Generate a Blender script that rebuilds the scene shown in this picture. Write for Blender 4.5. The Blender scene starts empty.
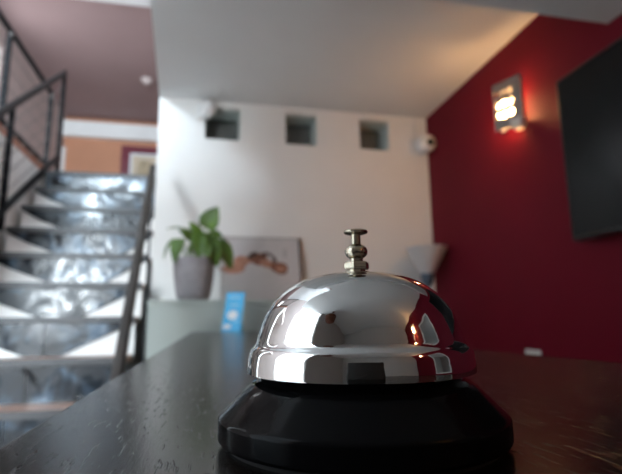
import bpy, bmesh, math, random
from mathutils import Vector, Matrix
random.seed(7)
PI = math.pi
SC = bpy.context.scene
COL = SC.collection

# ------------------------------------------------------------------ materials
def mat(name, col, rough=0.6, metal=0.0, var=0.0, vscale=8.0, bump=0.0, bscale=60.0,
        spec=0.5, coat=0.0, stretch=(1, 1, 1), emit=None, estr=0.0):
    m = bpy.data.materials.new(name); m.use_nodes = True
    nt = m.node_tree; b = nt.nodes['Principled BSDF']
    b.inputs['Base Color'].default_value = (*col, 1)
    b.inputs['Roughness'].default_value = rough
    b.inputs['Metallic'].default_value = metal
    b.inputs['Specular IOR Level'].default_value = spec
    b.inputs['Coat Weight'].default_value = coat
    b.inputs['Coat Roughness'].default_value = 0.08
    if emit:
        b.inputs['Emission Color'].default_value = (*emit, 1)
        b.inputs['Emission Strength'].default_value = estr
    tc = nt.nodes.new('ShaderNodeTexCoord'); mp = nt.nodes.new('ShaderNodeMapping')
    mp.inputs['Scale'].default_value = stretch
    nt.links.new(tc.outputs['Object'], mp.inputs['Vector'])
    if var > 0:
        n = nt.nodes.new('ShaderNodeTexNoise'); n.inputs['Scale'].default_value = vscale
        n.inputs['Detail'].default_value = 5
        nt.links.new(mp.outputs[0], n.inputs['Vector'])
        r = nt.nodes.new('ShaderNodeMapRange')
        r.inputs['From Min'].default_value = .25; r.inputs['From Max'].default_value = .75
        r.inputs['To Min'].default_value = 1 - var; r.inputs['To Max'].default_value = 1 + var
        nt.links.new(n.outputs['Fac'], r.inputs['Value'])
        mx = nt.nodes.new('ShaderNodeVectorMath'); mx.operation = 'SCALE'
        mx.inputs[0].default_value = col
        nt.links.new(r.outputs[0], mx.inputs['Scale'])
        nt.links.new(mx.outputs[0], b.inputs['Base Color'])
    if bump > 0:
        n2 = nt.nodes.new('ShaderNodeTexNoise'); n2.inputs['Scale'].default_value = bscale
        n2.inputs['Detail'].default_value = 4
        nt.links.new(mp.outputs[0], n2.inputs['Vector'])
        bp = nt.nodes.new('ShaderNodeBump'); bp.inputs['Strength'].default_value = bump
        bp.inputs['Distance'].default_value = .002
        nt.links.new(n2.outputs['Fac'], bp.inputs['Height'])
        nt.links.new(bp.outputs[0], b.inputs['Normal'])
    return m

M = {}
M['white'] = mat('white_paint', (.76, .75, .73), .75, var=.03, vscale=3, bump=.08, bscale=150)
M['ceil'] = mat('ceiling_paint', (.74, .76, .77), .8, var=.03, vscale=2, bump=.06, bscale=150)
M['red'] = mat('crimson_paint', (.14, .006, .0165), .6, var=.07, vscale=3, bump=.1, bscale=150, spec=.1)
M['beam'] = mat('beam_paint', (.66, .70, .72), .75, var=.03, vscale=3, bump=.05)
M['pink'] = mat('ceiling_warm_bounce', (.33, .235, .235), .85, var=.05, vscale=1.5, bump=.05)  # upstairs ceiling, warm reflected light put into the pink base colour
M['stairwall'] = mat('pale_stair_paint', (.58, .50, .48), .8, var=.05, vscale=2, bump=.05)
M['orange'] = mat('apricot_paint', (.56, .27, .16), .8, var=.07, vscale=2, bump=.05)
M['grey_wall'] = mat('grey_paint', (.50, .50, .49), .8, var=.03, vscale=2, bump=.05)
M['floor'] = mat('floor_tile', (.52, .50, .47), .45, var=.15, vscale=5, bump=.05)
M['ledge'] = mat('sage_paint', (.40, .445, .415), .45, var=.05, vscale=4, bump=.05)
M['black_metal'] = mat('black_painted_steel', (.005, .006, .008), .4, .0, var=.15, vscale=30, bump=.05, spec=.22)
M['rail_wood'] = mat('dark_handrail_wood', (.045, .038, .034), .5, var=.2, vscale=20, stretch=(1, 1, .3), bump=.1)
M['cable'] = mat('steel_cable', (.30, .29, .28), .4, .9, var=.1, vscale=60)
M['tread'] = mat('reddish_tread_wood', (.36, .20, .14), .35, var=.25, vscale=7, stretch=(1, 8, 8), bump=.08)
M['nosing'] = mat('grey_nosing_steel', (.06, .06, .063), .5, .1, var=.1, vscale=30)
M['board'] = mat('white_riser_board', (.86, .85, .83), .6, var=.03, vscale=5)
M['skirt'] = mat('orange_floor_edge_wood', (.42, .17, .10), .45, var=.2, vscale=6, stretch=(8, 1, 8))
M['plastic'] = mat('black_gloss_plastic', (.004, .004, .0045), .12, var=.1, vscale=50, bump=.03, bscale=300, spec=.07, coat=.0)
M['rubber'] = mat('black_rubber', (.01, .01, .01), .8, var=.1, vscale=100)
M['chrome'] = mat('polished_chrome', (.66, .665, .66), .035, 1.0, var=.02, vscale=80, bump=.004, bscale=400)
M['nickel'] = mat('aged_nickel', (.50, .45, .35), .2, 1.0, var=.2, vscale=350, bump=.06, bscale=900)
M['pot'] = mat('grey_concrete', (.31, .285, .295), .85, var=.12, vscale=25, bump=.3, bscale=120)
M['soil'] = mat('dark_soil', (.03, .02, .015), .95, var=.4, vscale=80, bump=.6)
M['leaf'] = mat('leaf_green', (.068, .135, .016), .4, var=.45, vscale=14, bump=.1, bscale=80)
M['stem'] = mat('stem_green', (.12, .22, .05), .5, var=.2, vscale=40)
M['frame'] = mat('silver_frame', (.42, .40, .39), .4, .4, var=.08, vscale=30)
M['frame_edge'] = mat('brown_frame_edge', (.13, .09, .085), .5, var=.15, vscale=20)
M['print'] = mat('print_paper', (.52, .50, .50), .35, var=.06, vscale=4)
M['skin1'] = mat('print_brown', (.20, .075, .042), .4, var=.45, vscale=22)
M['skin2'] = mat('print_tan', (.42, .20, .13), .4, var=.35, vscale=22)
M['skin3'] = mat('print_dark_brown', (.055, .022, .014), .4, var=.5, vscale=25)
M['mark'] = mat('print_grey_mark', (.30, .30, .31), .5, var=.1, vscale=40)
M['blue'] = mat('card_blue', (.03, .40, .72), .35, var=.12, vscale=20)
M['cardw'] = mat('card_white', (.80, .82, .85), .4, var=.05, vscale=50)
M['cardp'] = mat('card_pale_blue', (.30, .62, .82), .4, var=.05, vscale=50)
M['shade'] = mat('frosted_lamp_glass', (.60, .58, .57), .35, var=.04, vscale=12)
M['lampblue'] = mat('slate_blue_metal', (.10, .14, .19), .4, .5, var=.1, vscale=30)
M['device'] = mat('white_device_plastic', (.72, .73, .73), .4, var=.03, vscale=30)
M['lens'] = mat('dark_lens', (.03, .04, .042), .1, var=.1, vscale=90)
M['tvbody'] = mat('television_black', (.007, .007, .008), .4, var=.1, vscale=60)
M['screen'] = mat('television_screen', (.006, .007, .008), .22, var=.1, vscale=3, spec=.18)
M['plate'] = mat('brushed_lamp_metal', (.30, .28, .26), .45, .7, var=.12, vscale=40, stretch=(1, 1, 12))
M['lampback'] = mat('lamp_backplate', (.80, .74, .64), .6, var=.03, vscale=40)
M['bulb'] = mat('lit_bulb', (1, .85, .6), .4, var=.02, vscale=40, emit=(1, .54, .22), estr=58)
M['socket'] = mat('socket_white', (.70, .73, .70), .4, var=.03, vscale=60)
M['slot'] = mat('socket_slot', (.03, .03, .03), .6, var=.1, vscale=60)
M['gold'] = mat('cream_picture_frame', (.66, .56, .42), .5, var=.12, vscale=20)
M['art'] = mat('sepia_print', (.50, .40, .26), .6, var=.45, vscale=9, stretch=(1, 1, .4))
M['door_red'] = mat('crimson_gloss', (.16, .008, .025), .4, var=.06, vscale=6)
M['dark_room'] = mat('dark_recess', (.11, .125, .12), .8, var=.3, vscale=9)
M['reveal'] = mat('recess_reveal', (.50, .56, .54), .8, var=.1, vscale=12)
M['cam_body'] = mat('camera_black', (.012, .012, .012), .4, var=.1, vscale=90)
M['rattan'] = mat('brown_rattan', (.17, .055, .028), .6, var=.5, vscale=60, bump=.5, bscale=120)
M['mirror'] = mat('mirror_glass', (.72, .76, .76), .03, 1.0, var=.01, vscale=5)
M['mirror_frame'] = mat('pale_mirror_frame', (.72, .72, .70), .5, var=.05, vscale=30)

# dark, streaky counter wood with scratches
def counter_mat():
    m = bpy.data.materials.new('dark_counter_wood'); m.use_nodes = True
    nt = m.node_tree; N = nt.nodes; L = nt.links; b = N['Principled BSDF']
    tc = N.new('ShaderNodeTexCoord'); mp = N.new('ShaderNodeMapping')
    mp.inputs['Scale'].default_value = (60, 6, 60)
    L.new(tc.outputs['Object'], mp.inputs[0])
    n = N.new('ShaderNodeTexNoise'); n.inputs['Scale'].default_value = 2.2; n.inputs['Detail'].default_value = 8
    n.inputs['Roughness'].default_value = .65
    L.new(mp.outputs[0], n.inputs['Vector'])
    cr = N.new('ShaderNodeValToRGB')
    cr.color_ramp.elements[0].position = .3; cr.color_ramp.elements[0].color = (.005, .004, .0037, 1)
    cr.color_ramp.elements[1].position = .75; cr.color_ramp.elements[1].color = (.015, .0118, .0105, 1)
    L.new(n.outputs['Fac'], cr.inputs[0]); L.new(cr.outputs[0], b.inputs['Base Color'])
    # scratches / pores: sparse short strokes along the grain
    mp2 = N.new('ShaderNodeMapping'); mp2.inputs['Scale'].default_value = (520, 60, 100)
    mp2.inputs['Rotation'].default_value = (0, 0, .12)
    L.new(tc.outputs['Object'], mp2.inputs[0])
    n2 = N.new('ShaderNodeTexNoise'); n2.inputs['Scale'].default_value = 1.0; n2.inputs['Detail'].default_value = 2
    L.new(mp2.outputs[0], n2.inputs['Vector'])
    r2 = N.new('ShaderNodeMapRange'); r2.inputs['From Min'].default_value = .60; r2.inputs['From Max'].default_value = .68
    L.new(n2.outputs['Fac'], r2.inputs[0])
    mix = N.new('ShaderNodeMath'); mix.operation = 'MULTIPLY_ADD'
    L.new(r2.outputs[0], mix.inputs[0]); mix.inputs[1].default_value = -1.6
    L.new(n.outputs['Fac'], mix.inputs[2])
    bp = N.new('ShaderNodeBump'); bp.inputs['Strength'].default_value = .25; bp.inputs['Distance'].default_value = .0006
    L.new(mix.outputs[0], bp.inputs['Height']); L.new(bp.outputs[0], b.inputs['Normal'])
    b.inputs['Roughness'].default_value = .2
    b.inputs['Specular IOR Level'].default_value = .24
    return m
M['counter'] = counter_mat()

# polished dark stone of the risers, pale window reflections painted into its colour
def reflection_stone_mat():
    m = bpy.data.materials.new('stone_painted_reflections'); m.use_nodes = True
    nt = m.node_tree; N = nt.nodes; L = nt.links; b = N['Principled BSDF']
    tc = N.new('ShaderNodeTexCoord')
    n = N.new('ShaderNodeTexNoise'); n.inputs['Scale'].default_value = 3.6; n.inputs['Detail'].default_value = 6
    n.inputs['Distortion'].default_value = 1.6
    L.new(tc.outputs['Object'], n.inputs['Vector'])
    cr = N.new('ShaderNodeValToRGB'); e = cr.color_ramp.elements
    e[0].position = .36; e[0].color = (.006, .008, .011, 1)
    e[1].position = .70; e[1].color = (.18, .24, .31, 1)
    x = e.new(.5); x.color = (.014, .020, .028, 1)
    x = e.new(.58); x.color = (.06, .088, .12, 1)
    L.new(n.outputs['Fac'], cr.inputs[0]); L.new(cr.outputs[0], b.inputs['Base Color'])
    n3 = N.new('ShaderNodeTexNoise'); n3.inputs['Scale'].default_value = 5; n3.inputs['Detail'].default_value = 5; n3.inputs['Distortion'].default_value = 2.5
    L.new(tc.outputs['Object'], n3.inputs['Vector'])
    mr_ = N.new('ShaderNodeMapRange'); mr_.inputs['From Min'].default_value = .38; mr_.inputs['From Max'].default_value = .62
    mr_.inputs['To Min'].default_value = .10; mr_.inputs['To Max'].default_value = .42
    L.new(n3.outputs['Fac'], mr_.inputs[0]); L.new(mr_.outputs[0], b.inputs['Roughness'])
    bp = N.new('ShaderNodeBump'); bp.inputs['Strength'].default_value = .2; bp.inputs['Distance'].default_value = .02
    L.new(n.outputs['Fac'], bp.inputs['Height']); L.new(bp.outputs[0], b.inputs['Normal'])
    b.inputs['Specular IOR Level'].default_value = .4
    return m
M['reflection_stone'] = reflection_stone_mat()

def glass_mat():
    m = bpy.data.materials.new('window_glass'); m.use_nodes = True
    nt = m.node_tree; N = nt.nodes; L = nt.links
    out = N['Material Output']; N.remove(N['Principled BSDF'])
    t = N.new('ShaderNodeBsdfTransparent'); g = N.new('ShaderNodeBsdfGlossy'); g.inputs['Roughness'].default_value = .02
    mx = N.new('ShaderNodeMixShader'); mx.inputs[0].default_value = .05
    L.new(t.outputs[0], mx.inputs[1]); L.new(g.outputs[0], mx.inputs[2])
    L.new(mx.outputs[0], out.inputs[0]); return m
M['glass'] = glass_mat()

# ------------------------------------------------------------------ mesh helpers
def box(bm, x0, x1, y0, y1, z0, z1):
    vs = [bm.verts.new((x, y, z)) for x in (x0, x1) for y in (y0, y1) for z in (z0, z1)]
    for f in ((0, 1, 3, 2), (4, 6, 7, 5), (0, 4, 5, 1), (2, 3, 7, 6), (0, 2, 6, 4), (1, 5, 7, 3)):
        bm.faces.new([vs[i] for i in f])
    return vs

def lathe(bm, prof, seg=64, c=(0, 0, 0), axis=None):
    rings = []
    for r, z in prof:
        if r < 1e-7:
            rings.append([bm.verts.new((c[0], c[1], c[2] + z))])
        else:
            rings.append([bm.verts.new((c[0] + r * math.cos(2 * PI * i / seg), c[1] + r * math.sin(2 * PI * i / seg), c[2] + z)) for i in range(seg)])
    for a, b in zip(rings, rings[1:]):
        for i in range(seg):
            j = (i + 1) % seg
            if len(a) == 1 and len(b) == 1: continue
            if len(a) == 1: bm.faces.new((a[0], b[j], b[i]))
            elif len(b) == 1: bm.faces.new((a[i], a[j], b[0]))
            else: bm.faces.new((a[i], a[j], b[j], b[i]))

def bar(bm, p, q, w, h=None, up=Vector((0, 0, 1))):
    """rectangular bar from p to q, w wide, h tall"""
    h = h or w
    p = Vector(p); q = Vector(q); d = (q - p).normalized()
    if abs(d.dot(up)) > .99: up = Vector((0, 1, 0))
    s = d.cross(up).normalized() * w / 2; u = s.cross(d).normalized() * h / 2
    vs = []
    for e in (p, q):
        for a, b in ((1, 1), (1, -1), (-1, -1), (-1, 1)): vs.append(bm.verts.new(e + s * a + u * b))
    bm.faces.new(vs[:4]); bm.faces.new(vs[4:][::-1])
    for i in range(4):
        j = (i + 1) % 4
        bm.faces.new((vs[i], vs[4 + i], vs[4 + j], vs[j]))

def tube(bm, pts, r, seg=10, r2=None):
    pts = [Vector(p) for p in pts]; rings = []
    for k, p in enumerate(pts):
        d = (pts[min(k + 1, len(pts) - 1)] - pts[max(k - 1, 0)]).normalized()
        a = Vector((0, 0, 1)) if abs(d.z) < .9 else Vector((1, 0, 0))
        s = d.cross(a).normalized(); u = s.cross(d)
        rr = r if r2 is None else r + (r2 - r) * k / (len(pts) - 1)
        rings.append([bm.verts.new(p + s * rr * math.cos(2 * PI * i / seg) + u * rr * math.sin(2 * PI * i / seg)) for i in range(seg)])
    for a, b in zip(rings, rings[1:]):
        for i in range(seg):
            bm.faces.new((a[i], a[(i + 1) % seg], b[(i + 1) % seg], b[i]))
    bm.faces.new(rings[0][::-1]); bm.faces.new(rings[-1])

def obj(name, bm, m, parent=None, smooth=False, bevel=0.0, seg=2, angle=40):
    bmesh.ops.recalc_face_normals(bm, faces=bm.faces)
    me = bpy.data.meshes.new(name); bm.to_mesh(me); bm.free()
    if smooth:
        for p in me.polygons: p.use_smooth = True
        try: me.set_sharp_from_angle(angle=math.radians(angle))
        except Exception: pass
    o = bpy.data.objects.new(name, me); COL.objects.link(o)
    me.materials.append(M[m])
    if parent: o.parent = parent
    if bevel:
        b = o.modifiers.new('bevel', 'BEVEL'); b.width = bevel; b.segments = seg; b.limit_method = 'ANGLE'
    return o

def boxo(name, ext, m, parent=None, bevel=0.0):
    bm = bmesh.new(); box(bm, *ext); return obj(name, bm, m, parent, bevel=bevel)

def thing(name, label, cat, loc=(0, 0, 0), rot=(0, 0, 0), group=None):
    o = bpy.data.objects.new(name, None); COL.objects.link(o)
    o.empty_display_size = .05
    o.location = loc; o.rotation_euler = rot
    o['label'] = label; o['category'] = cat
    if group: o['group'] = group
    return o

def tag(o, label, cat, group=None):
    o['label'] = label; o['category'] = cat
    if group: o['group'] = group
    return o

def struct(name, exts, m, label=None):
    bm = bmesh.new()
    for e in exts: box(bm, *e)
    o = obj(name, bm, m); o['kind'] = 'structure'
    return o

# ------------------------------------------------------------------ the setting
# x to the right, y towards the white end wall, z up; camera stands above x=0, y=0
struct('floor', [(-2.5, 1.7, -2.0, 8.6, -.12, 0)], 'floor')
struct('ceiling', [(-.22, 1.7, -2.0, 3.2, 2.6, 2.9), (-1.42, -.22, -2.0, .7, 2.6, 2.9)], 'ceil')
bm = bmesh.new()
low = [bm.verts.new(q) for q in ((-.22, .7, 2.6), (-.22, 3.2, 2.6), (-.337, 3.2, 2.6), (-.222, .7, 2.6))]
hig = [bm.verts.new((v.co.x, v.co.y, 2.9)) for v in low]
bm.faces.new(low); bm.faces.new(hig[::-1])
for q in range(4): bm.faces.new((low[q], low[(q + 1) % 4], hig[(q + 1) % 4], hig[q]))
o = obj('ceiling_edge', bm, 'ceil'); o['kind'] = 'structure'
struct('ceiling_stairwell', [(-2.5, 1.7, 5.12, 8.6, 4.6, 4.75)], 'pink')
struct('ceiling_skywell', [(-2.5, 1.7, -2.0, 5.12, 4.56, 4.75)], 'ceil')
# white end wall with three square recesses
holes = [(-.032, .208), (.524, .752), (1.072, 1.298)]
hz0, hz1 = 2.325, 2.555
xs = [-.335]
for a, b in holes: xs += [a, b]
xs += [1.6]
ex = [(-.335, 1.6, 3.2, 3.42, 0, hz0), (-.335, 1.6, 3.2, 3.42, hz1, 2.6)]
for i in range(0, len(xs), 2): ex.append((xs[i], xs[i + 1], 3.2, 3.42, hz0, hz1))
struct('wall_back', ex, 'white')
for i, (a, b) in enumerate(holes):
    w = bpy.data.objects.new('window_%d' % (i + 1), None); COL.objects.link(w); w['kind'] = 'structure'
    w.location = ((a + b) / 2, 3.3, hz0)
    hw = (b - a) / 2
    bm = bmesh.new()
    box(bm, -hw, -hw + .006, -.07, .11, 0, hz1 - hz0); box(bm, hw - .006, hw, -.07, .11, 0, hz1 - hz0)
    box(bm, -hw + .006, hw - .006, -.07, .11, 0, .006); box(bm, -hw + .006, hw - .006, -.07, .11, hz1 - hz0 - .006, hz1 - hz0)
    obj('reveal', bm, 'reveal', w)
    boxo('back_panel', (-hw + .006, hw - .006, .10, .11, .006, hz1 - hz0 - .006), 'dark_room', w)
    bm = bmesh.new(); box(bm, -hw + .006, hw - .006, .05, .055, .006, hz1 - hz0 - .006)
    obj('pane', bm, 'glass', w)
struct('wall_right', [(1.6, 1.75, -2.0, 3.42, 0, 2.6)], 'red')
struct('wall_front', [(-1.42, 1.6, -2.05, -1.9, 0, 4.6), (-2.5, -2.35, -2.05, -1.9, 0, 4.6), (-2.35, -1.42, -2.05, -1.9, 0, 1.15), (-2.35, -1.42, -2.05, -1.9, 2.45, 3.0), (-2.35, -1.42, -2.05, -1.9, 4.1, 4.6)], 'grey_wall')
struct('wall_partition', [(-1.42, -1.3, -1.9, -.35, 0, 2.6)], 'grey_wall')
struct('wall_over', [(-.32, -.2, -1.9, 8.5, 2.9, 4.6), (-.335, -.2, 3.42, 8.5, 0, 2.3)], 'stairwall')
struct('beam', [(-.32, 1.6, .95, 1.52, 2.29, 2.6)], 'beam').name = 'trim_1'
# left outer wall with two tall windows one above the other near the camera and one by the landing
wl = [(-2.5, -2.4, -1.9, -.5, 0, 4.6), (-2.5, -2.4, -.5, .9, 0, .25), 
      (-2.5, -2.4, -.5, .9, 4.4, 4.6), (-2.5, -2.4, .9, 4.9, 0, 4.6),
      (-2.5, -2.4, 4.9, 5.85, 0, 2.9), (-2.5, -2.4, 4.9, 5.85, 4.3, 4.6), (-2.5, -2.4, 5.85, 8.5, 0, 4.6)]
struct('wall_left', wl, 'stairwall')
for k, (ya, yb, za, zb) in enumerate([(-.5, .9, .25, 4.4), (4.9, 5.85, 2.9, 4.3)]):
    w = bpy.data.objects.new('window_%d' % (4 + k), None); COL.objects.link(w); w['kind'] = 'structure'
    w.location = (-2.45, (ya + yb) / 2, za)
    hy = (yb - ya) / 2; h = zb - za
    bm = bmesh.new()
    box(bm, -.03, .03, -hy, -hy + .05, 0, h); box(bm, -.03, .03, hy - .05, hy, 0, h)
    box(bm, -.03, .03, -hy + .05, hy - .05, 0, .05); box(bm, -.03, .03, -hy + .05, hy - .05, h - .05, h)
    box(bm, -.025, .025, -.02, .02, .05, h - .05)
    obj('window_frame', bm, 'board', w)
    boxo('pane', (-.004, .004, -hy + .05, hy - .05, .05, h - .05), 'glass', w)
for k, (za, zb) in enumerate([(1.15, 2.45), (3.0, 4.1)]):  # unseen front glazing, added and sized for light on stairs and end wall
    w = bpy.data.objects.new('window_%d' % (6 + k), None); COL.objects.link(w); w['kind'] = 'structure'
    w.location = (-1.885, -1.97, za); h = zb - za
    bm = bmesh.new()
    box(bm, -.465, -.415, -.03, .03, 0, h); box(bm, .415, .465, -.03, .03, 0, h)
    box(bm, -.415, .415, -.03, .03, 0, .05); box(bm, -.415, .415, -.03, .03, h - .05, h)
    obj('window_frame', bm, 'board', w)
    boxo('pane', (-.415, .415, -.004, .004, .05, h - .05), 'glass', w)
# landing, gallery and the far wall upstairs
struct('floor_landing', [(-2.4, -.335, 4.08, 8.5, 2.18, 2.295)], 'floor')
struct('floor_gallery', [(-2.4, -1.42, 1.6, 4.08, 2.30, 2.42)], 'stairwall')
struct('trim_2', [(-1.42, -1.395, 1.6, 4.5, 2.31, 2.45)], 'skirt')
struct('wall_stairwell', [(-1.42, -1.30, 1.6, 4.08, 0, 2.30)], 'board')
struct('wall_under', [(-1.30, -.335, 4.08, 4.2, 0, 2.18)], 'grey_wall')
struct('wall_far', [(-2.5, 1.7, 8.5, 8.62, 0, 4.6)], 'orange')
struct('trim_3', [(-2.4, -.32, 8.38, 8.5, 4.235, 4.50)], 'board')
struct('trim_4', [(-1.475, -.32, 8.46, 8.5, 2.295, 4.14)], 'door_red')
d = struct('door_1', [(-2.46 + .0, -2.36, 8.44, 8.5, 2.295, 4.05)], 'board')

# ------------------------------------------------------------------ stairs
Z0, D0, T, RI = 2.30, 4.05, .22, .195
XL, XR = -1.258, -.36
st = thing('staircase', 'straight staircase with dark stone risers, painted-in pale reflections and white triangular corners', 'staircase', (0, 0, 0))
fr = {1: (0, 1), 2: (.40, 1.0), 3: (.40, .84), 4: (.41, .76), 5: (.42, .70), 6: (.40, .64), 7: (.42, .61), 8: (.0, 1.0), 9: (.3, .8), 10: (.3, .8), 11: (.3, .8)}
for k in range(0, 12):
    z = Z0 - RI * k; y = D0 - T * k
    if k > 0:
        tr = boxo('tread', (XL, XR, y, y + T + .0, z - .03, z), 'tread', st)
        boxo('nosing', (XL, XR, y - .012, y, z - .030, z + .0015), 'nosing', tr)
    else:
        tr = boxo('tread', (XL, XR, y - .012, y + .03, z - .028, z), 'nosing', st)
    # riser below this nosing
    zl = (Z0 - RI * (k + 1)) if k < 11 else 0.0
    zt = z - .032
    rs = boxo('riser', (XL, XR, y + .012, y + .028, max(zl, 0), zt), 'board', st)
    la, ra = fr.get(k + 1, (.3, .8))
    W = XR - XL
    a = XL + la * W; b = XL + ra * W
    poly = [(XL, zt), (XR, zt), (b, zl + .001), (a, zl + .001)]
    if la > 0 and k < 7:
        kx = XL + la * W * .33; kz = zl + (zt - zl) * .60
        poly = [(XL, zt), (XR, zt), (b, zl + .001), (a, zl + .001), (kx, kz)]
    # two stone tiles meeting at a joint
    mid = XL + W * .52
    bm = bmesh.new()
    def clip(poly, x, keep_left):
        out = []
        for i in range(len(poly)):
            p, q = poly[i], poly[(i + 1) % len(poly)]
            ip = (p[0] <= x) if keep_left else (p[0] >= x); iq = (q[0] <= x) if keep_left else (q[0] >= x)
            if ip: out.append(p)
            if ip != iq:
                t = (x - p[0]) / (q[0] - p[0]); out.append((x, p[1] + (q[1] - p[1]) * t))
        return out
    for pl in (clip(poly, mid - .0025, True), clip(poly, mid + .0025, False)):
        if len(pl) < 3: continue
        f0 = [bm.verts.new((px, y + .002, pz)) for px, pz in pl]
        f1 = [bm.verts.new((px, y + .012, pz)) for px, pz in pl]
        bm.faces.new(f0); bm.faces.new(f1[::-1])
        n = len(pl)
        for i in range(n): bm.faces.new((f0[i], f0[(i + 1) % n], f1[(i + 1) % n], f1[i]))
    obj('stone_panel', bm, 'reflection_stone', rs)

# dark handrail on the right of the stairs
hr = thing('handrail', 'dark sloping handrail running down in front of the white wall edge', 'handrail')
P1 = Vector((-.322, 2.874, 1.983)); P2 = Vector((-.27, 1.715, .937))
dv = (P2 - P1)
bm = bmesh.new(); bar(bm, P1 - dv * .02, P2 + dv * .62, .036, .055)
obj('rail', bm, 'rail_wood', hr, bevel=.012, seg=3)
bm = bmesh.new(); q = P1 + dv * .20
bar(bm, (q.x + .012, q.y + .02, 0), (q.x + .012, q.y + .02, q.z - .02), .012, .022); obj('post', bm, 'black_metal', hr)
bm = bmesh.new(); q = P1 + dv * 1.45
bar(bm, (q.x, q.y, 0), (q.x, q.y, q.z - .02), .02, .03); obj('post', bm, 'black_metal', hr)

# sloping cable railing on the left of the stairs
rb = thing('cable_railing', 'black cable railing sloping up along the left of the stair flight', 'railing')
XB = -1.279
def zt(y): return 3.32 - .765 * (4.39 - y)
def zb(y): return 2.40 - .70 * (4.20 - y)
bm = bmesh.new(); bar(bm, (XB, 1.7, zt(1.7)), (XB, 4.405, zt(4.405)), .03, .042); obj('top_rail', bm, 'black_metal', rb, bevel=.004)
bm = bmesh.new(); bar(bm, (XB, 1.7, zb(1.7)), (XB, 4.39, zb(4.39)), .026, .045); obj('bottom_rail', bm, 'black_metal', rb, bevel=.004)
for y in (4.385, 3.36, 2.30):
    bm = bmesh.new(); bar(bm, (XB, y, zb(y) - (.13 if y < 4 else .22)), (XB, y, zt(y) - .015), .034, .03); obj('post', bm, 'black_metal', rb, bevel=.004)
for c in range(1, 6):
    t = c / 6
    bm = bmesh.new(); tube(bm, [(XB, 1.7, zb(1.7) + (zt(1.7) - zb(1.7)) * t), (XB, 4.385, zb(4.385) + (zt(4.385) - zb(4.385)) * t)], .0032, 6)
    obj('cable', bm, 'cable', rb, smooth=True)
# level guard rail of the gallery above the stairs
ra_ = thing('guard_railing', 'black level guard railing on the wooden edge of the upper gallery', 'railing')
XA = -1.42
bm = bmesh.new(); bar(bm, (XA, 1.65, 3.185), (XA, 4.56, 3.185), .03, .042); obj('top_rail', bm, 'black_metal', ra_, bevel=.004)
bm = bmesh.new(); bar(bm, (XA, 1.65, 2.50), (XA, 4.56, 2.50), .026, .04); obj('bottom_rail', bm, 'black_metal', ra_, bevel=.004)
for y in (4.54, 3.56, 2.6, 1.68):
    bm = bmesh.new(); bar(bm, (XA, y, 2.42 if y < 4.08 else 2.295), (XA, y, 3.17), .036, .03); pst = obj('post', bm, 'black_metal', ra_, bevel=.004)
    bm = bmesh.new(); lathe(bm, [(0, -.014), (.012, -.012), (.012, .012), (0, .014)], 12, (XA + .02, y - .035, 3.135)); obj('rail_clip', bm, 'cable', pst)
for c in range(1, 5):
    z = 2.50 + .685 * c / 5
    bm = bmesh.new(); tube(bm, [(XA, 1.68, z), (XA, 4.54, z)], .0032, 6); obj('cable', bm, 'cable', ra_, smooth=True)

# upstairs bits
sd = thing('smoke_detector', 'small white round smoke detector on the pink upstairs ceiling', 'smoke detector', (-.91, 6.9, 4.6))
bm = bmesh.new(); lathe(bm, [(0, 0), (.085, 0), (.085, -.02), (.07, -.035), (0, -.035)], 32); obj('base', bm, 'stairwall', sd, smooth=True)
bm = bmesh.new(); lathe(bm, [(0, -.03), (.055, -.035), (.05, -.06), (0, -.065)], 32); obj('cap', bm, 'stairwall', sd, smooth=True)
pc = thing('framed_picture', 'cream framed sepia picture hanging on the crimson panel upstairs', 'picture', (-1.09, 8.45, 3.45))
bm = bmesh.new()
box(bm, -.235, -.195, -.03, .005, 0, .55); box(bm, .195, .235, -.03, .005, 0, .55); box(bm, -.195, .195, -.03, .005, 0, .04); box(bm, -.195, .195, -.03, .005, .51, .55)
obj('frame', bm, 'cardw', pc, bevel=.004)
boxo('mount', (-.195, .195, -.012, .002, .04, .51), 'gold', pc)
boxo('print', (-.11, .11, -.016, -.012, .11, .43), 'art', pc)

# ------------------------------------------------------------------ reception counter
CZ = 1.05
ct = thing('reception_counter', 'long dark brown wooden reception counter top with worn grain', 'counter')
boxo('worktop', (-.060, .333, -.62, 2.448, CZ - .04, CZ), 'counter', ct, bevel=.003)
boxo('body', (-.03, .30, -.58, 2.445, 0.0, CZ - .04), 'counter', ct)

# sage half-height ledge across the counter's far end
lg = thing('ledge_cabinet', 'grey-green painted half-height ledge at the far end of the dark counter', 'ledge')
boxo('body', (-.268, 1.02, 2.45, 3.198, 0, 1.180), 'ledge', lg, bevel=.003)
boxo('top_board', (-.272, 1.024, 2.446, 3.198, 1.180, 1.203), 'ledge', lg, bevel=.003)

# ------------------------------------------------------------------ call bell
BX, BY = .0476, .1496
bell = thing('call_bell', 'polished chrome call bell on a black plastic base in the foreground', 'bell', (BX, BY, CZ))
WID = 1.0
def lat(name, prof, m, parent, seg=128, mod=0, angle=40):
    bm = bmesh.new(); lathe(bm, [(r_ * WID, z_) for r_, z_ in prof], seg)
    return obj(name, bm, m, parent, smooth=True, angle=angle)
def round_prof(pts, n=6, rad=.0012):
    """fillet an open profile's inner corners"""
    out = [pts[0]]
    for i in range(1, len(pts) - 1):
        p = Vector(pts[i]); a = Vector(pts[i - 1]) - p; b = Vector(pts[i + 1]) - p
        r = min(rad, a.length * .45, b.length * .45)
        pa = p + a.normalized() * r; pb = p + b.normalized() * r
        for k in range(n + 1):
            t = k / n
            q = pa * (1 - t) ** 2 + p * 2 * t * (1 - t) + pb * t ** 2
            out.append((q.x, q.y))
    out.append(pts[-1]); return out
WID = 1.02
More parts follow.
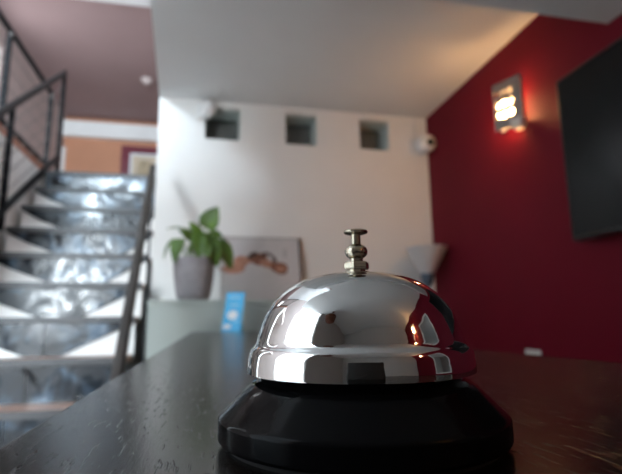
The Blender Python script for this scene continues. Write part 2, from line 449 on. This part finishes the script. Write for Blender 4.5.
base = lat('base', round_prof([(0, .0012), (.0405, .0012), (.0424, .0022), (.0424, .0083), (.0408, .0098), (.0345, .0160), (.0326, .0176), (.0312, .0180), (.0292, .0215), (.0280, .0262), (0, .0262)], 6, .0009), 'plastic', bell, 160, angle=60)
lat('foot_pad', [(0, 0), (.0395, 0), (.0395, .0013), (0, .0013)], 'rubber', base, 96)
lat('spindle', [(0, .0262), (.0030, .0262), (.0030, .0490), (0, .0490)], 'nickel', base, 32)
# dome profile: lip, a shallow waist, then a flattened hemisphere
ctrl = [(.0342, .0205), (.03415, .0225), (.0339, .0245), (.0336, .0262), (.0330, .0275), (.0321, .0284), (.0316, .0293), (.0312, .0306), (.0306, .0326),
        (.0297, .0352), (.0284, .0382), (.0264, .0414), (.0238, .0441), (.0206, .0465), (.0166, .0485), (.0120, .0499), (.0070, .0506), (.0, .0508)]
def spline(pts, n=6):
    out = []
    P = [Vector(p) for p in pts]; P = [P[0] * 2 - P[1]] + P + [Vector((-P[-2].x, P[-2].y))]
    for i in range(1, len(P) - 2):
        for k in range(n):
            t = k / n; a, b, c, d = P[i - 1], P[i], P[i + 1], P[i + 2]
            q = .5 * ((2 * b) + (c - a) * t + (2 * a - 5 * b + 4 * c - d) * t * t + (3 * b - a - 3 * c + d) * t ** 3)
            out.append((max(q.x, 0), q.y))
    out.append((0, pts[-1][1])); return out
outer = spline(ctrl)
inner = [(max(r - .0008, 0), z - .0007) for r, z in outer]; inner[0] = (outer[0][0] - .0009, outer[0][1])
lat('dome', inner[::-1] + outer, 'chrome', bell, 192, angle=80)
WID = 1.0
# knob assembly
nutbm = bmesh.new()
lathe(nutbm, [(0, .0509), (.0028, .0509), (.0028, .0517), (.0, .0517)], 40)
obj('washer', nutbm, 'nickel', bell, smooth=True)
nb = bmesh.new(); lathe(nb, round_prof([(0, .0517), (.0038, .0517), (.0042, .0522), (.0042, .0538), (.0038, .0543), (.0, .0543)], 3, .0003), 6)
obj('nut', nb, 'nickel', bell, bevel=.0002)
plg = lat('plunger', [(0, .0543), (.0021, .0543), (.0021, .0553)] + [(.0037 * math.sin(a) if .0037 * math.sin(a) > .0017 else .0017, .0576 - .0027 * math.cos(a)) for a in [PI * t / 14 for t in range(2, 13)]] + [(.0016, .0600), (.0015, .0608), (.0015, .0632), (0, .0632)], 'nickel', bell, 48)
lat('button', round_prof([(0, .0632), (.0022, .0632), (.0037, .0636), (.0040, .0640), (.0038, .0646), (.002, .0649), (0, .0650)], 4, .0003), 'nickel', bell, 48)

# ------------------------------------------------------------------ plant on the ledge
plant = thing('potted_plant', 'leafy green plant in a grey concrete pot on the sage ledge', 'plant', (-.062, 2.60, 1.203))
lat('pot', round_prof([(0, 0), (.066, 0), (.085, .018), (.095, .07), (.103, .14), (.107, .215), (.107, .222), (.098, .222), (.094, .19), (0, .19)], 4, .018), 'pot', plant, 64)
bm = bmesh.new(); lathe(bm, [(0, .205), (.05, .203), (.0955, .196)], 40); obj('soil', bm, 'soil', plant)
fol = bmesh.new(); stm = bmesh.new()
def leaf(base, tip, w, nrm, curl=.18, cup=.25):
    base = Vector(base); tip = Vector(tip); n = Vector(nrm).normalized()
    ax = tip - base; Lh = ax.length; a = ax.normalized()
    s = a.cross(n).normalized(); n = s.cross(a).normalized()
    w *= 1.15
    rows = []
    NU, NV = 10, 6
    for i in range(NU + 1):
        u = i / NU
        hw = w / 2 * (math.sin(PI * min(1, u * 1.0) ** .62)) ** .8 if 0 < u < 1 else 0.0008
        row = []
        for j in range(NV + 1):
            v = j / NV * 2 - 1
            p = base + a * (Lh * u) + s * (hw * v) + n * (abs(v) ** 1.3 * hw * cup) - n * (curl * Lh * (u - .35) ** 2 * 1.6)
            if u < .12: p -= a * (abs(v) * hw * .35)
            row.append(fol.verts.new(p))
        rows.append(row)
    for i in range(NU):
        for j in range(NV):
            fol.faces.new((rows[i][j], rows[i][j + 1], rows[i + 1][j + 1], rows[i + 1][j]))
def stem(p, q):
    p = Vector(p); q = Vector(q); m = (p + q) / 2 + Vector((0, 0, .03 + .1 * abs(q.x - p.x)))
    pts = []
    for k in range(9):
        t = k / 8; pts.append(p * (1 - t) ** 2 + m * 2 * t * (1 - t) + q * t ** 2)
    tube(stm, pts, .004, 7, .0028)
def L(zx, zy, y=0.0): return Vector(((zx - 182) * .00124, y, .55 - .001257 * zy))
#        base            tip              width  normal           root
leaves = [
    (L(228, 132, -.01), L(272, 42, -.05), .098, (-.15, -1, .25), (0, 0)),
    (L(160, 138, -.01), L(66, 136, -.06), .050, (-.1, -.35, 1), (-.02, .0)),
    (L(92, 182, -.03), L(52, 268, -.05), .030, (-.9, -.6, .2), (-.03, -.01)),
    (L(122, 182, -.05), L(102, 285, -.10), .062, (-.3, -1, .2), (-.03, -.03)),
    (L(172, 188, -.05), L(122, 150, -.09), .055, (-.2, -.8, .6), (-.01, -.02)),
    (L(205, 175, -.03), L(160, 108, -.05), .052, (.1, -1, .4), (.0, .02)),
    (L(205, 165, -.06), L(202, 262, -.12), .072, (.1, -1, .35), (.01, -.03)),
    (L(232, 175, -.04), L(182, 222, -.10), .055, (-.3, -.9, .5), (.0, -.02)),
    (L(238, 150, -.02), L(300, 175, -.06), .058, (.1, -.7, .8), (.02, .0)),
    (L(245, 175, -.05), L(280, 300, -.09), .088, (.25, -1, .25), (.03, -.03)),
    (L(280, 180, -.02), L(342, 305, -.05), .080, (.4, -1, .3), (.035, .0)),
    (L(255, 200, .00), L(318, 250, .03), .075, (.3, -1, .5), (.03, .02)),
    (L(195, 190, .03), L(150, 230, .06), .060, (-.3, -.9, .5), (-.01, .04)),
    (L(225, 180, .03), L(262, 140, .06), .055, (.2, -.9, .5), (.02, .04)),
    (L(140, 190, .02), L(100, 210, .05), .055, (-.3, -.7, .7), (-.02, .03)),
    (L(215, 200, -.06), L(240, 262, -.125), .060, (.0, -1, .4), (.01, -.04)),
]
for b, t, w, n, r in leaves:
    leaf(b, t, w, n)
    stem((r[0], r[1], .195), b)
f = obj('foliage', fol, 'leaf', plant, smooth=True, angle=80)
sm = f.modifiers.new('thick', 'SOLIDIFY'); sm.thickness = .0009
obj('stems', stm, 'stem', plant, smooth=True)

# ------------------------------------------------------------------ picture leaning on the wall
tilt = math.atan2(.085, .45)
pic = thing('framed_print', 'large pale print with brown curled shapes leaning against the white wall', 'picture', (.355, 3.098, 1.2042), (-tilt, 0, 0))
PW, PH = .262, .452
bm = bmesh.new()
box(bm, -PW, -PW + .012, -.012, .010, 0, PH); box(bm, -PW + .012, PW - .012, -.012, .010, 0, .012); box(bm, -PW + .012, PW - .012, -.012, .010, PH - .012, PH)
obj('frame', bm, 'frame', pic)
tag_edge = boxo('frame_side', (PW - .012, PW, -.012, .010, 0, PH), 'frame_edge', pic); tag_edge['label'] = 'darker brown right frame side'
sheet = boxo('print', (-PW + .012, PW - .012, -.004, .006, .012, PH - .012), 'print', pic)
def ell(name, cx, cz, a, b, rot, m, inner=0.0, parent=sheet, lvl=0):
    bm = bmesh.new(); n = 28; y = -.0045 - .0004 * lvl
    o_ = []; i_ = []
    for k in range(n):
        t = 2 * PI * k / n; wob = 1 + .08 * math.sin(3 * t + cx * 40)
        x, z = a * math.cos(t) * wob, b * math.sin(t) * wob
        X = cx + x * math.cos(rot) - z * math.sin(rot); Z = cz + x * math.sin(rot) + z * math.cos(rot)
        o_.append(bm.verts.new((X, y, Z)))
        if inner: i_.append(bm.verts.new((cx + (X - cx) * inner, y, cz + (Z - cz) * inner)))
    if inner:
        for k in range(n): bm.faces.new((o_[k], o_[(k + 1) % n], i_[(k + 1) % n], i_[k]))
    else: bm.faces.new(o_)
    return obj(name, bm, m, parent)
# local coordinates of the print (px 222..303 -> x -.262...262)
ell('motif', -.185, .235, .085, .035, .1, 'skin2', lvl=0)
ell('motif', -.125, .285, .060, .038, .2, 'skin2', lvl=1)
ell('motif', -.02, .300, .060, .042, .1, 'skin1', lvl=2)
ell('motif', .04, .305, .055, .040, -.3, 'skin3', .62, lvl=3)
ell('motif', .035, .270, .055, .028, -.4, 'skin2', lvl=4)
ell('motif', .115, .240, .060, .040, -.2, 'skin1', lvl=5)
ell('motif', .125, .232, .034, .022, -.1, 'skin2', lvl=6)
ell('motif', -.06, .325, .040, .018, .5, 'skin3', lvl=7)
for k in range(3): ell('mark', .155 + .0 * k, .365 - .022 * k, .014, .006, .2, 'mark', lvl=8)

# ------------------------------------------------------------------ blue tent card on the counter
card = thing('tent_card', 'bright blue tent card with white print standing at the counter end', 'card', (.140, 2.30, CZ), (0, 0, math.radians(-28)))
lean = math.atan2(.054, .182); CH = .188; hw = .047
cs, sn = math.cos(lean), math.sin(lean)
def face_box(name, u0, u1, v0, v1, d0, d1, m, parent):
    """box on the leaning front face: u across, v up the face, d out of the face"""
    bm = bmesh.new(); vs = box(bm, u0, u1, d0, d1, v0, v1)
    for v in vs:
        u, dd, w = v.co
        v.co = Vector((u, -.054 + w * sn + dd * cs, w * cs - dd * sn))
    return obj(name, bm, m, parent)
pan = face_box('front_panel', -hw, hw, .0005, CH, 0, .0012, 'blue', card)
bm = bmesh.new(); vs = box(bm, -.014, .014, -.0012, 0, .0005, CH - .002)
for v in vs:
    u, dd, w = v.co; v.co = Vector((u, .054 - w * sn + dd * cs, w * cs + dd * sn))
obj('easel_strut', bm, 'blue', card)
def face_poly(name, pts, m, d):
    bm = bmesh.new()
    f = [bm.verts.new((u, -.054 + w * sn + d * cs, w * cs - d * sn)) for u, w in pts]
    bm.faces.new(f); return obj(name, bm, m, pan)
face_box('print_line', -.030, .026, .158, .168, -.0006, 0, 'cardp', pan)
face_box('print_line', -.022, .022, .122, .130, -.0006, 0, 'cardp', pan)
star = []
for k in range(16):
    r = .026 if k % 2 else .018; t = 2 * PI * k / 16
    star.append((-.002 + r * 1.2 * math.cos(t), .078 + r * math.sin(t)))
face_poly('print_badge', star, 'cardw', -.0008)
face_box('print_line', -.040, -.004, .014, .034, -.0006, 0, 'cardw', pan)
face_box('print_line', .006, .030, .046, .052, -.0006, 0, 'cardp', pan)

# ------------------------------------------------------------------ torchiere in the corner
fl = thing('floor_lamp', 'unlit uplighter floor lamp with pale conical glass shade in the room corner', 'lamp', (1.447, 3.0, 0))
lat('base', round_prof([(0, 0), (.12, 0), (.12, .014), (.03, .03), (.012, .05), (0, .05)], 4, .006), 'lampblue', fl, 48)
bm = bmesh.new(); tube(bm, [(0, 0, .03), (0, 0, 1.34)], .011, 16); obj('pole', bm, 'lampblue', fl, smooth=True)
lat('neck', [(0, 1.32), (.022, 1.32), (.036, 1.345), (.046, 1.385), (.046, 1.40), (0, 1.40)], 'lampblue', fl, 40)
lat('shade', [(.030, 1.398), (.044, 1.395), (.060, 1.425), (.100, 1.495), (.142, 1.575), (.138, 1.577), (.096, 1.498), (.056, 1.43), (.03, 1.402)], 'shade', fl, 64)

# ------------------------------------------------------------------ devices on the white wall
sc_ = thing('security_camera', 'white dome security camera with dark lens high in the corner by the red wall', 'security camera', (1.515, 3.2, 2.36)); sc_.scale = (1.35, 1.35, 1.25)
bm = bmesh.new(); box(bm, -.045, .030, -.022, 0, -.05, .05); obj('mount', bm, 'device', sc_, bevel=.008)
bm = bmesh.new(); lathe(bm, [(.055 * math.sin(PI * t / 16), -.055 * math.cos(PI * t / 16)) for t in range(17)], 32, (.018, -.070, .0)); obj('housing', bm, 'device', sc_, smooth=True)
bm = bmesh.new(); lathe(bm, [(0, 0), (.021, 0), (.021, .012), (.014, .016), (0, .017)], 24)
o = obj('lens', bm, 'lens', sc_, smooth=True); o.rotation_euler = (PI / 2, 0, .12); o.location = (.022, -.113, -.008)
bm = bmesh.new(); tube(bm, [(-.01, -.006, .05), (-.012, -.006, .12), (-.008, -.006, .19)], .004, 8); obj('wire', bm, 'device', sc_)
ss = thing('motion_sensor', 'small white motion sensor over the first recess corner on the white wall', 'sensor', (-.040, 3.2, 2.515)); ss.scale = (1.45, 1.3, 1.45)
bm = bmesh.new(); box(bm, -.035, .03, -.03, 0, -.04, .045); obj('back', bm, 'device', ss, bevel=.012)
bm = bmesh.new(); lathe(bm, [(.042 * math.sin(PI * t / 12), -.042 * math.cos(PI * t / 12)) for t in range(13)], 24, (.018, -.04, .005)); obj('cover', bm, 'device', ss, smooth=True)

# ------------------------------------------------------------------ television
tv = thing('wall_mounted_television', 'large black flat television mounted on the crimson wall', 'television', (1.598, 1.11, 1.775))
boxo('casing', (-.085, -.045, -.635, .635, -.363, .363), 'tvbody', tv, bevel=.004)
boxo('screen', (-.0875, -.085, -.622, .622, -.345, .350), 'screen', tv)
boxo('bracket', (-.045, 0, -.20, .20, -.15, .15), 'black_metal', tv)

# ------------------------------------------------------------------ wall lamps
def wall_lamp(loc, label, first=True):
    t = thing('wall_lamp', label, 'wall lamp', loc, (0, 0, 0), 'crimson wall lamps' if False else None)
    boxo('backplate', (-.012, 0, -.02, .17, -.09, .14), 'lampback', t, bevel=.003)
    # front plate with nine round holes: a filled outline with holes, given thickness
    cu = bpy.data.curves.new('outline', 'CURVE'); cu.dimensions = '2D'; cu.fill_mode = 'BOTH'; cu.extrude = .001
    w, h = .163, .261
    s = cu.splines.new('POLY'); s.points.add(3)
    for p, (x, y) in zip(s.points, ((-w / 2, -h / 2), (w / 2, -h / 2), (w / 2, h / 2), (-w / 2, h / 2))): p.co = (x, y, 0, 1)
    s.use_cyclic_u = True
    for i in range(3):
        for j in range(3):
            cx = -w / 2 + w * (.15 + .235 * i); cy = h / 2 - h * (.24 + .235 * j)
            s = cu.splines.new('POLY'); s.points.add(23); s.use_cyclic_u = True
            for k, p in enumerate(s.points):
                a = 2 * PI * k / 24; p.co = (cx + .0165 * math.cos(a), cy + .0165 * math.sin(a), 0, 1)
    tmp = bpy.data.objects.new('tmp', cu); COL.objects.link(tmp)
    dg = bpy.context.evaluated_depsgraph_get()
    me = bpy.data.meshes.new_from_object(tmp.evaluated_get(dg))
    bpy.data.objects.remove(tmp); bpy.data.curves.remove(cu)
    me.name = 'front_plate'; me.materials.clear(); me.materials.append(M['plate'])
    pl = bpy.data.objects.new('front_plate', me); COL.objects.link(pl); pl.parent = t
    yaw = math.radians(21.8)
    # plate x axis: from its far edge to its near edge; y axis: up
    xa = Vector((math.sin(yaw), -math.cos(yaw), 0)); za = Vector((0, 0, 1)); na = xa.cross(za)
    pl.matrix_local = Matrix((( xa.x, za.x, na.x, -.08), (xa.y, za.y, na.y, 0), (xa.z, za.z, na.z, 0), (0, 0, 0, 1)))
    bm = bmesh.new(); tube(bm, [(-.012, .0, -.02), (-.062, .0, -.02)], .007, 10); obj('arm', bm, 'plate', t)
    bm = bmesh.new(); lathe(bm, [(0, -.068), (.022, -.064), (.037, -.048), (.041, -.022), (.036, .008), (.022, .034), (.013, .047), (0, .047)], 28, (-.054, .058, .006))
    obj('bulb', bm, 'bulb', t, smooth=True)
    bm = bmesh.new(); lathe(bm, [(0, 0), (.015, 0), (.015, .035), (0, .035)], 20, (-.054, .058, .050)); obj('bulb_holder', bm, 'plate', t, smooth=True)
    bm = bmesh.new(); lathe(bm, [(.022, -.0), (.034, .022), (.040, .05), (.037, .05), (.030, .022), (.018, .002)], 32, (-.045, -.028, -.152)); obj('glass_cup', bm, 'lampback', t, smooth=True)
    return t
wall_lamp((1.6, 2.105, 2.205), 'lit wall lamp with perforated square metal plate beside the television')
wall_lamp((1.6, -1.30, 2.205), 'lit perforated wall lamp reflected in the right of the bell dome')

# socket low on the crimson wall
so = thing('wall_socket', 'white double wall socket low on the crimson wall above the counter edge', 'socket', (1.6, 2.180, .906))
boxo('cover_plate', (-.010, 0, -.055, .055, -.042, .034), 'socket', so, bevel=.003)
for yy in (-.03, .03):
    bm = bmesh.new(); box(bm, -.0108, -.010, yy - .007, yy - .003, -.006, .010); box(bm, -.0108, -.010, yy + .003, yy + .007, -.006, .010)
    obj('outlet', bm, 'slot', so)

# ------------------------------------------------------------------ things seen only in the chrome
mr = thing('wall_mirror', 'tall mirror in a pale frame on the crimson wall, seen in the bell', 'mirror', (1.6, -.55, 1.55))
bm = bmesh.new()
box(bm, -.03, 0, -.32, -.28, -.55, .55); box(bm, -.03, 0, .28, .32, -.55, .55); box(bm, -.03, 0, -.28, .28, -.55, -.51); box(bm, -.03, 0, -.28, .28, .51, .55)
obj('frame', bm, 'mirror_frame', mr); boxo('glass', (-.018, 0, -.28, .28, -.51, .51), 'mirror', mr)

pd = thing('pendant_stand_in', 'brown woven pendant, added stand-in for a brown shape in the left of the dome', 'lamp', (-.95, -.55, 2.6))  # added as stand-in for an unidentified brown shape mirrored in the dome
bm = bmesh.new(); tube(bm, [(0, 0, 0), (0, 0, -.24)], .005, 8); obj('cord', bm, 'rubber', pd)
bm = bmesh.new(); lathe(bm, [(0, 0), (.05, 0), (.05, -.02), (0, -.025)], 24); obj('ceiling_cup', bm, 'rattan', pd)
bm = bmesh.new()
for k in range(9):
    a = PI * k / 9
    pts = [(.15 * math.sin(t) * math.cos(a), .15 * math.sin(t) * math.sin(a), -.37 + .13 * math.cos(t)) for t in [2 * PI * q / 24 for q in range(25)]]
    tube(bm, pts, .012, 6)
for h in (-.07, 0, .07):
    rr = .15 * math.sqrt(1 - (h / .13) ** 2)
    tube(bm, [(rr * math.cos(2 * PI * q / 24), rr * math.sin(2 * PI * q / 24), -.37 + h) for q in range(25)], .012, 6)
obj('shade', bm, 'rattan', pd, smooth=True)

# ------------------------------------------------------------------ camera and exposure
F_PX = 485.0
p, yaw, r = math.radians(10.05), math.radians(12.3), .0125
Fv = Vector((math.sin(yaw) * math.cos(p), math.cos(yaw) * math.cos(p), math.sin(p)))
R0 = Vector((math.cos(yaw), -math.sin(yaw), 0)); U0 = R0.cross(Fv)
Rv = R0 * math.cos(r) - U0 * math.sin(r); Uv = U0 * math.cos(r) + R0 * math.sin(r)
cd = bpy.data.cameras.new('camera'); cam = bpy.data.objects.new('camera', cd); COL.objects.link(cam)
cam.matrix_world = Matrix(((Rv.x, Uv.x, -Fv.x, 0), (Rv.y, Uv.y, -Fv.y, 0), (Rv.z, Uv.z, -Fv.z, CZ + .035), (0, 0, 0, 1)))
cd.sensor_fit = 'HORIZONTAL'; cd.sensor_width = 36; cd.lens = 36 * F_PX / 622
cd.clip_start = .005; cd.clip_end = 60
cd.dof.use_dof = True; cd.dof.focus_distance = .135; cd.dof.aperture_fstop = 16; cd.dof.aperture_blades = 0
SC.camera = cam

# the compact camera that took the picture rests on the counter; the bell's lip mirrors it
cc = thing('compact_camera', 'black compact camera resting on the counter, mirrored in the bell lip', 'camera', (0, 0, CZ))
cc.rotation_euler = (p, 0, -yaw)
lz = .035 / math.cos(p)
def cbox(name, e, m, parent, bevel=0): return boxo(name, e, m, parent, bevel)
o = cbox('body', (-.035, .063, -.034, -.010, .0075, .064), 'cam_body', cc, .004)
bm = bmesh.new(); tube(bm, [(0, -.012, lz - .0005), (0, -.0025, lz - .0005)], .016, 32); obj('lens_barrel', bm, 'cam_body', cc, smooth=True)
cbox('shutter_button', (-.020, -.008, -.026, -.018, .064, .066), 'nickel', cc)

# ------------------------------------------------------------------ light
w = bpy.data.worlds.new('sky'); SC.world = w; w.use_nodes = True
bg = w.node_tree.nodes['Background']; bg.inputs[0].default_value = (.72, .85, 1, 1); bg.inputs[1].default_value = .6
def area(name, loc, rot, sx, sy, power, col):
    l = bpy.data.lights.new(name, 'AREA'); l.shape = 'RECTANGLE'; l.size = sx; l.size_y = sy
    l.energy = power; l.color = col
    o = bpy.data.objects.new(name, l); COL.objects.link(o); o.location = loc; o.rotation_euler = rot
    return o
area('daylight_left', (-2.66, .2, 2.3), (0, -PI / 2, 0), 4.8, 2.0, 46, (.76, .90, 1))
area('daylight_landing', (-2.56, 5.4, 3.6), (0, -PI / 2, 0), 1.35, .9, 21, (.95, .97, 1))
area('added_front_light', (-1.885, -2.1, 1.80), (PI / 2, 0, 0), .9, 1.25, 300, (.82, .93, 1))  # lamp behind the added glazing, brightens stairs and left of white wall
area('added_front_light_upper', (-1.885, -2.1, 3.55), (PI / 2, 0, 0), .9, 1.1, 330, (.70, .87, 1))  # lamp behind the added upper glazing, for glare on the upper risers

SC.view_settings.view_transform = 'Standard'; SC.view_settings.look = 'None'
SC.view_settings.gamma = 1; SC.view_settings.use_curve_mapping = False
SC.view_settings.exposure = 0.47
try:
    SC.cycles.use_denoising = True
    SC.cycles.max_bounces = 10; SC.cycles.diffuse_bounces = 6; SC.cycles.glossy_bounces = 6; SC.cycles.transparent_max_bounces = 12
    SC.cycles.sample_clamp_indirect = 6
except Exception: pass
